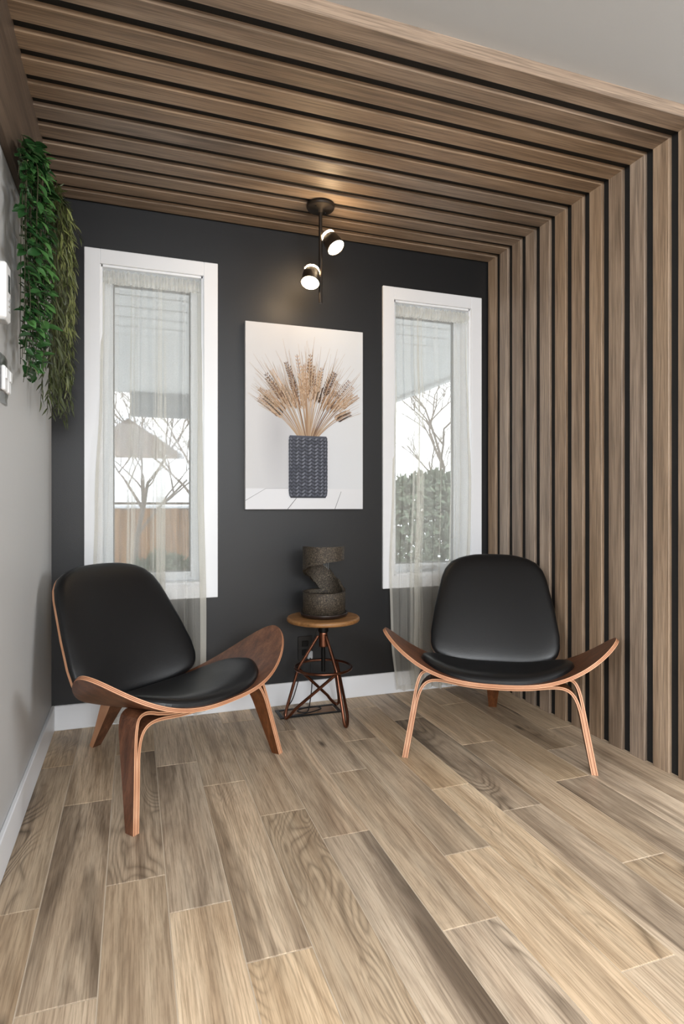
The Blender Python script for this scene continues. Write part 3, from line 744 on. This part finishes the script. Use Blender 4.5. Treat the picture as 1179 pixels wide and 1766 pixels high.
# wheat: stems, grains and awns
for k in range(62):
    u = -1+2*((k*29) % 62+.5)/62; u = math.copysign(abs(u)**1.35, u); L = rn.uniform(.28, .47)*(1-.28*abs(u)); ang = u*.98+rn.uniform(-.07, .07)
    if u < 0: ang *= .92
    bx = .515+u*.085; by = .605; bend = ang*.25; pts = []
    for i in range(9):
        t = i/8; a = ang*.75+bend*t; pts.append((bx+L*t*math.sin(a)/asp_, by-L*t*math.cos(a)))
    l = 2+k; m = rn.choice((3, 3, 4, 4, 5, 8)); stroke(pts, .004, .003, m if m != 4 else 8, l)
    # ear over the outer third
    m = rn.choice((3, 4, 5, 3, 6, 4, 5)); ng = rn.randint(8, 12); s0 = rn.uniform(.52, .70)
    for g in range(ng):
        t = s0+(1-s0)*g/ng; i = min(7, int(t*8)); f_ = t*8-i
        x = pts[i][0]+(pts[i+1][0]-pts[i][0])*f_; y = pts[i][1]+(pts[i+1][1]-pts[i][1])*f_
        dx, dy = (pts[i+1][0]-pts[i][0])*asp_, pts[i+1][1]-pts[i][1]; q = math.hypot(dx, dy); dx /= q; dy /= q
        gl = .024*(1-.3*g/ng); gw = .0074*(1-.3*g/ng)
        for sd in (1, -1):
            ox_, oy_ = -dy*sd*gw*.75, dx*sd*gw*.75; a_ = .42*sd
            ex, ey = dx*math.cos(a_)-dy*math.sin(a_), dx*math.sin(a_)+dy*math.cos(a_)
            A_ = (x+ox_/asp_, y+oy_); T_ = (A_[0]+ex*gl/asp_, A_[1]+ey*gl); Mx, My = (A_[0]+T_[0])/2, (A_[1]+T_[1])/2
            poly([A_, (Mx-ey*gw*.55/asp_, My+ex*gw*.55), T_, (Mx+ey*gw*.55/asp_, My-ex*gw*.55)] if True else [], m if (g*2+sd) % 5 else {3: 4, 4: 3, 5: 3, 6: 5}[m], l+.4)
            if rn.random() < .28:
                aw = rn.uniform(.05, .15); da = rn.uniform(-.12, .12)*1+.12*sd
                fx_, fy_ = dx*math.cos(da)-dy*math.sin(da), dx*math.sin(da)+dy*math.cos(da)
                e_ = (T_[0]+fx_*aw/asp_, T_[1]+fy_*aw)
                if .01 < e_[0] < .985 and .02 < e_[1]: stroke([T_, e_], .0014, .0007, 8, l+.2)
# crocheted vase
vx0, vx1, vy0, vy1 = .353, .683, .600, .938
def vw(y):
    t = (y-vy0)/(vy1-vy0); e = 1-.05*max(0, 1-t/.06)-.10*max(0, (t-.9)/.1)**2; return e
N = 24; lft = []; rgt = []
for i in range(N+1):
    y = vy0+(vy1-vy0)*i/N; h = (vx1-vx0)/2*vw(y); lft.append((.518-h, y)); rgt.append((.518+h, y))
for i in range(N): poly([lft[i], lft[i+1], rgt[i+1], rgt[i]], 2, 70)
rows_, cols_ = 17, 9
for r_ in range(rows_):
    y = vy0+.004+(vy1-vy0-.012)*(r_+.5)/rows_; hh = (vy1-vy0)/rows_
    for c_ in range(cols_):
        f0 = -math.pi/2+math.pi*(c_+.5)/cols_; xx = .518+(vx1-vx0)/2*vw(y)*math.sin(f0)*.98; wv = (vx1-vx0)/2*math.cos(f0)*math.pi/cols_*.5+.003
        for sd in (1, -1):
            mt = 1 if (sd > 0) == (c_ > 1) and rn.random() < .8 else 0
            x0_, x1_ = xx, xx+sd*wv*.92
            poly_pts = [(x0_, y+hh*.46), (x0_+sd*wv*.1, y+hh*.02), (x1_-sd*wv*.1, y-hh*.50), (x1_, y-hh*.10), (x0_+sd*wv*.55, y+hh*.38)]
            poly(poly_pts if sd > 0 else poly_pts[::-1], mt, 72)
stroke([(.518-.155, vy0+.004), (.518+.155, vy0+.004)], .011, .011, 0, 74)
pb.build('printed_wheat_vase', pm, cv)

# ------------------------------------------------------------------ thermostat and switch on the left wall
th = empty('thermostat', (XL, 1.735, 1.54), 0, 'white thermostat box with a small dark display on the grey wall', 'thermostat')
b = MB(); b.cbox(0, .040, -.03, .030, -.068, .076, .004); b.build('housing', M['plastic'], th)
b = MB(); b.box(.0395, .0408, -.004, .018, .006, .05); b.build('display', M['display'], th)
for z in (-.012, -.026, -.04):
    b = MB(); b.cbox(.038, .0425, -.002, .016, z-.004, z+.004, .001); b.build('button', M['plug'], th)
b = MB(); b.cbox(.006, .036, -.024, .024, -.071, -.067, .001); b.build('grille', M['plug'], th)
sw = empty('light_switch', (XL, 1.872, 1.345), 0, 'white light switch in a clear ornate cover plate below the thermostat', 'light switch')
b = MB(); N = 40; A, B = [], []
for i in range(N+1):
    t = i/N; z = -.066+.132*t; h = .058+.006*math.cos(t*2*math.pi*4)-.016*abs(2*t-1)**6; A.append([(.004, -h, z), (.007, 0, z), (.004, h, z)]); B.append([(0, -h, z), (0, 0, z), (0, h, z)])
b.slab(A, B, 0, 0); b.build('cover_plate', M['acrylic'], sw)
for y in (-.026, .026):
    b = MB(); b.cbox(.005, .015, y-.017, y+.017, -.034, .034, .003); r_ = b.build('rocker', M['plastic'], sw)
    b = MB(); b.cbox(.0145, .019, y-.013, y+.013, -.002, .028, .002); b.build('toggle', M['plastic'], r_)

# ------------------------------------------------------------------ hanging plants
def leaf_mesh(name, L, Wd, fold, curl, mat, seg=5):
    b = MB(); rows = []
    for i in range(seg+1):
        t = i/seg; w_ = Wd*math.sin(math.pi*min(1, t*.92+.04))**.8*(1-.25*t); z = -curl*t*t
        rows.append([(L*t, -w_, z+fold*w_), (L*t, 0, z), (L*t, w_, z+fold*w_)])
    b.grid(rows, 0, True); return b.mesh(name, mat)
broad = [leaf_mesh('leaf', .036, .0105, .5, .010, M['leaf']), leaf_mesh('leaf', .030, .0095, .35, .004, M['leaf']), leaf_mesh('leaf', .041, .0115, .4, .016, M['leaf'])]
thin = [leaf_mesh('leaf', .040, .0036, .5, .010, M['willow'], 4), leaf_mesh('leaf', .033, .0030, .4, .004, M['willow'], 4), leaf_mesh('leaf', .046, .0036, .3, .016, M['willow'], 4)]
def orient(d, up):
    d = d.normalized(); s_ = up.cross(d)
    if s_.length < 1e-3: s_ = Vector((1, 0, 0)).cross(d)
    s_.normalize(); u = d.cross(s_)
    return Matrix((d, s_, u)).transposed().to_4x4()
def vine(root, strands, leaves, rn, step, spread, droop, scale, jit, limit=None, restmat=None, restmesh=None):
    ro = root.location; cand = []
    for st_ in strands:
        P = smooth_path(st_, 8); b = MB(); b.tube([p-ro for p in P], [.0022*(1-.6*i/len(P)) for i in range(len(P))], 5); b.build('stem', M['stem'], root)
        acc = 0; sd = 1
        for i in range(1, len(P)):
            acc += (P[i]-P[i-1]).length
            while acc > step:
                acc -= step; sd = -sd; t = (P[i]-P[i-1]).normalized()
                az = rn.uniform(-1.9, 1.0); out = Vector((math.cos(az), math.sin(az), 0))     # away from the wall, to the room
                if out.x < -.1: out.x *= -.6
                d = out*spread+t*droop+Vector((rn.gauss(0, jit), rn.gauss(0, jit), rn.gauss(0, jit)))
                p = P[i]-t*acc
                cand.append((p, d, rn.uniform(*scale)))
    cand.sort(key=lambda c: (-(c[0].x), c[0].y)); rest = MB()
    for k, (p, d, sc) in enumerate(cand):
        up = Vector((.5+rn.gauss(0, .35), -.5+rn.gauss(0, .35), .7)); m = orient(d, up)@Matrix.Scale(sc, 4)
        tipx = (p+d.normalized()*.042*sc).x
        if tipx < XL+.024: p = p+Vector((XL+.026-tipx, 0, 0))
        m.translation = p-ro
        if limit is None or k < limit:
            o = bpy.data.objects.new('leaf', rn.choice(leaves)); C.objects.link(o); o.parent = root; o.matrix_local = m
        else:
            me = rn.choice(leaves); rest.add([m@v.co for v in me.vertices], [tuple(q.vertices) for q in me.polygons], 0, True)
    if rest.v:
        o = rest.build('foliage', restmat, root); o['kind'] = 'stuff'
def hook(root):
    b = MB(); b.cbox(.0, .006, -.008, .008, -.012, .012, .002); b.tube([(.004, 0, 0), (.025, 0, -.004), (.032, 0, .008)], .003, 8); b.build('wall_hook', M['lampmetal'], root)
    return root
rn = random.Random(21)
v1 = hook(empty('leafy_garland', (XL+.02, 2.02, 1.99), 0, 'trailing plant with broad glossy green leaves hanging nearest the grey wall', 'plant'))
S = []
for k in range(32):
    y0 = 2.02+rn.uniform(-.05, .05); yb = 1.86+.30*((k*7) % 32)/31+rn.uniform(-.02, .02); x0 = XL+.055; L = rn.uniform(.34, .66)
    xb = XL+.05+rn.uniform(-.012, .035); sp = yb-y0; zt_ = 2.0+.10*(yb-1.85)/.3
    S.append([(x0-.02, y0, 1.98+rn.uniform(0, .03)), (x0, y0+sp*.5, zt_+rn.uniform(-.01, .03)), (xb, y0+sp*.9, zt_-.05), (xb, yb, zt_-.04-L*.4), (xb+rn.uniform(-.01, .015), yb+rn.uniform(-.02, .02), zt_-.04-L*.75), (xb-.005, yb+rn.uniform(-.03, .03), zt_-.04-L)])
for k in range(4): S.append([(XL+.05, 2.0, 1.97), (XL+.055, 1.93, 2.02), (XL+.05, 1.88-.012*k, 2.02-.02*k), (XL+.05, 1.85-.012*k, 1.98-.03*k)])
vine(v1, S, broad, rn, .0265, .8, .25, (.75, 1.3), .3, 300, M['leaf'])
v2 = hook(empty('willow_garland', (XL+.02, 2.50, 2.06), 0, 'trailing plant with narrow olive willow leaves hanging nearest the dark wall', 'plant'))
S = []
for k in range(30):
    y0 = 2.48+rn.uniform(-.08, .10); yb = 2.26+.46*((k*11) % 26)/25+rn.uniform(-.02, .02); x0 = XL+.06; L = rn.uniform(.55, .80); sp = yb-y0
    xb = XL+.072+rn.uniform(-.026, .036)
    S.append([(x0-.02, y0, 2.05), (x0, y0+sp*.3, 2.14+rn.uniform(-.03, .02)), (xb, y0+sp*.7, 2.11), (xb+.008, yb, 2.11-L*.35), (xb, yb+rn.uniform(-.02, .02), 2.11-L*.7), (xb-.008, yb+rn.uniform(-.02, .02), 2.11-L)])
S.append([(XL+.06, 2.56, 2.1), (XL+.08, 2.64, 2.16), (XL+.11, 2.70, 2.16), (XL+.13, 2.74, 2.12)])
vine(v2, S, thin, rn, .0115, .45, .8, (.75, 1.2), .22, 300, M['willow_rest'])

# ------------------------------------------------------------------ outdoors behind the windows
M['snow'] = plain('snow', lin(238, 242, 248), .8, bump=(6, .4, .05))
M['soffit'] = plain('painted_soffit', lin(200, 200, 198), .6)
M['beam'] = plain('dark_beam', lin(142, 144, 146), .6)
M['fence'] = wood('weathered_fence', 2, lin(120, 84, 54), lin(164, 118, 76), lin(190, 146, 100), vary=.3)
M['bark'] = plain('bare_bark', lin(112, 100, 92), .9)
M['brick'] = plain('brown_siding', lin(104, 88, 78), .8, var=(3, .2))
M['ever'] = plain('evergreen_needles', lin(104, 116, 98), .9, var=(9, .5))
b = MB(); b.box(-30, 40, 3.1, 60, -.45, -.25); struct(b.build('ground', M['snow']))
cp = empty('carport_roof', (0, 3.1, 2.45), 0, 'grey boarded carport roof seen through the upper window panes', 'roof')
for k in range(20):
    y = .04+k*.255; b = MB(); b.cbox(-5, 3.42, y, y+.232, 0, .03, .006); b.build('soffit_board', M['soffit'], cp)
b = MB(); b.box(-5, 3.42, .03, 5.16, .03, .2); b.box(3.38, 3.45, .03, 5.2, -.03, .2); b.build('roof_deck', M['soffit'], cp)
b = MB(); b.cbox(-.05, 1.7, 5.02, 5.2, -.30, .03, .01); b.build('end_beam', M['beam'], cp)
b = MB(); b.cbox(1.66, 1.82, 5.02, 5.2, -2.70, .0, .01); b.build('post', M['beam'], cp)
fe = empty('board_fence', (0, 10, -.25), 0, 'brown board fence out in the snow beyond the left window', 'fence')
for k in range(26):
    x = -2.0+k*.15; b = MB(); b.cbox(x, x+.142, 0, .022, 0, 1.16+.015*((k*7) % 3), .004); b.build('board', M['fence'], fe)
for z in (.3, .95):
    b = MB(); b.cbox(-2.0, 1.9, .022, .06, z, z+.09, .004); b.build('rail', M['fence'], fe)
b = MB(); b.cbox(-2.02, 1.92, -.02, .075, 1.19, 1.25, .02); b.build('snow_cap', M['snow'], fe)
sh = empty('shed', (.4, 14, -.25), 0, 'low brown shed with a snow covered roof behind the fence', 'shed')
b = MB(); b.box(-2.4, 2.2, 0, 3, 0, 1.35); b.build('walls', M['brick'], sh)
b = MB(); b.add([(-2.7, -.35, 1.30), (2.5, -.35, 1.30), (2.5, 1.6, 2.25), (-2.7, 1.6, 2.25), (-2.7, 3.3, 1.3), (2.5, 3.3, 1.3), (-2.7, -.35, 1.42), (2.5, -.35, 1.42), (2.5, 1.6, 2.40), (-2.7, 1.6, 2.40), (-2.7, 3.3, 1.42), (2.5, 3.3, 1.42)],
      [(0, 1, 7, 6), (6, 7, 8, 9), (9, 8, 11, 10), (0, 3, 2, 1), (3, 4, 5, 2), (0, 6, 9, 3), (3, 9, 10, 4), (1, 2, 8, 7), (2, 5, 11, 8), (4, 10, 11, 5)]); b.build('snow_roof', M['snow'], sh)
hs_ = empty('house', (.2, 24, -.25), 0, 'distant grey brown house with a gable behind the snowy shed', 'house')
b = MB(); b.box(-2.2, 1.4, 0, 5, 0, 3.3); b.add([(-2.2, 0, 3.3), (1.4, 0, 3.3), (-.4, 0, 4.5), (-2.2, 5, 3.3), (1.4, 5, 3.3), (-.4, 5, 4.5)], [(0, 1, 2), (3, 5, 4)]); b.build('walls', M['brick'], hs_)
b = MB(); b.add([(-2.5, -.3, 3.1), (-.4, -.3, 4.5), (-.4, 5.3, 4.5), (-2.5, 5.3, 3.1), (-2.5, -.3, 3.3), (-.4, -.3, 4.7), (-.4, 5.3, 4.7), (-2.5, 5.3, 3.3)], [(0, 3, 2, 1), (4, 5, 6, 7), (0, 1, 5, 4), (1, 2, 6, 5), (2, 3, 7, 6), (3, 0, 4, 7)])
b.add([(1.7, -.3, 3.1), (-.4, -.3, 4.5), (-.4, 5.3, 4.5), (1.7, 5.3, 3.1), (1.7, -.3, 3.3), (-.4, -.3, 4.7), (-.4, 5.3, 4.7), (1.7, 5.3, 3.3)], [(0, 1, 2, 3), (4, 7, 6, 5), (0, 4, 5, 1), (1, 5, 6, 2), (2, 6, 7, 3), (3, 7, 4, 0)]); b.build('snow_roof', M['snow'], hs_)
b = MB(); b.cbox(-.8, 0, -.06, .0, 1.8, 3.0, .01); b.build('window', M['beam'], hs_)
def bare_tree(loc, h, seed, label):
    rn = random.Random(seed); root = empty('bare_tree', loc, 0, label, 'tree', 'bare winter trees'); tr = MB(); br = MB()
    def grow(mb, p, d, L, r, depth):
        pts = [p]; q = p.copy(); dd = d.copy()
        for k in range(4):
            dd = (dd+Vector((rn.gauss(0, .12), rn.gauss(0, .12), rn.gauss(0, .08)))).normalized(); q = q+dd*L/4; pts.append(q.copy())
        mb.tube(pts, [r*(1-.12*i) for i in range(5)], 5 if depth else 8, caps=False)
        if depth >= 5: return
        for k in range(3 if depth else 5):
            i = rn.randint(2, 4); a = rn.uniform(0, 6.28); side = Vector((math.cos(a), math.sin(a), rn.uniform(.2, .9)))
            grow(br, pts[i], (dd*.7+side*.75).normalized(), L*rn.uniform(.55, .78), r*.56, depth+1)
    grow(tr, Vector((0, 0, 0)), Vector((0, 0, 1)), h*.36, h*.010, 0)
    tr.build('trunk', M['bark'], root); br.build('branches', M['bark'], root)
bare_tree((.02, 9.3, -.25), 4.4, 4, 'bare tree in front of the brown fence outside the left window')
bare_tree((1.05, 11.6, -.25), 5.0, 9, 'bare tree standing between the fence and the snowy shed')
bare_tree((5.9, 10.8, -.25), 5.6, 14, 'bare tree rising behind the evergreen hedge outside the right window')
def bush(name, loc, sx, sy, sz, n, seed, label, mat=None, cat='shrub', leafL=.16):
    rn = random.Random(seed); root = empty(name, loc, 0, label, cat); b = MB()
    for k in range(n):
        a, e = rn.uniform(0, 6.28), math.asin(rn.uniform(-.2, 1)); q = rn.uniform(.55, 1)
        cz_ = rn.uniform(0, 1); p = Vector((sx*q*math.cos(a)*(1-cz_**6), sy*q*math.sin(a)*(1-cz_**6), sz*cz_*(.86+.14*rn.random())))
        d = Vector((rn.gauss(0, 1), rn.gauss(0, 1), rn.gauss(.3, 1))).normalized()*leafL; s_ = d.cross(Vector((rn.gauss(0, 1), rn.gauss(0, 1), rn.gauss(0, 1)))).normalized()*leafL*.22
        b.add([p, p+d*.5+s_, p+d, p+d*.5-s_], [(0, 1, 2, 3)])
    o = b.build('foliage', mat or M['ever'], root); o['kind'] = 'stuff'
    t = MB(); t.tube([(0, 0, 0), (.02, 0, sz*.6)], [.04, .02], 7); t.build('stem', M['bark'], root)
bush('evergreen_hedge', (4.9, 9.2, -.25), 3.0, .8, 1.78, 16000, 2, 'dark evergreen hedge outside the right window')
bush('snowy_shrub', (.30, 7.6, -.25), .62, .4, .66, 1600, 3, 'small green shrub low in the left window', leafL=.1)
bush('low_shrub', (3.1, 6.8, -.25), .8, .4, .55, 1500, 6, 'low green shrub under the hedge outside the right window', leafL=.1)
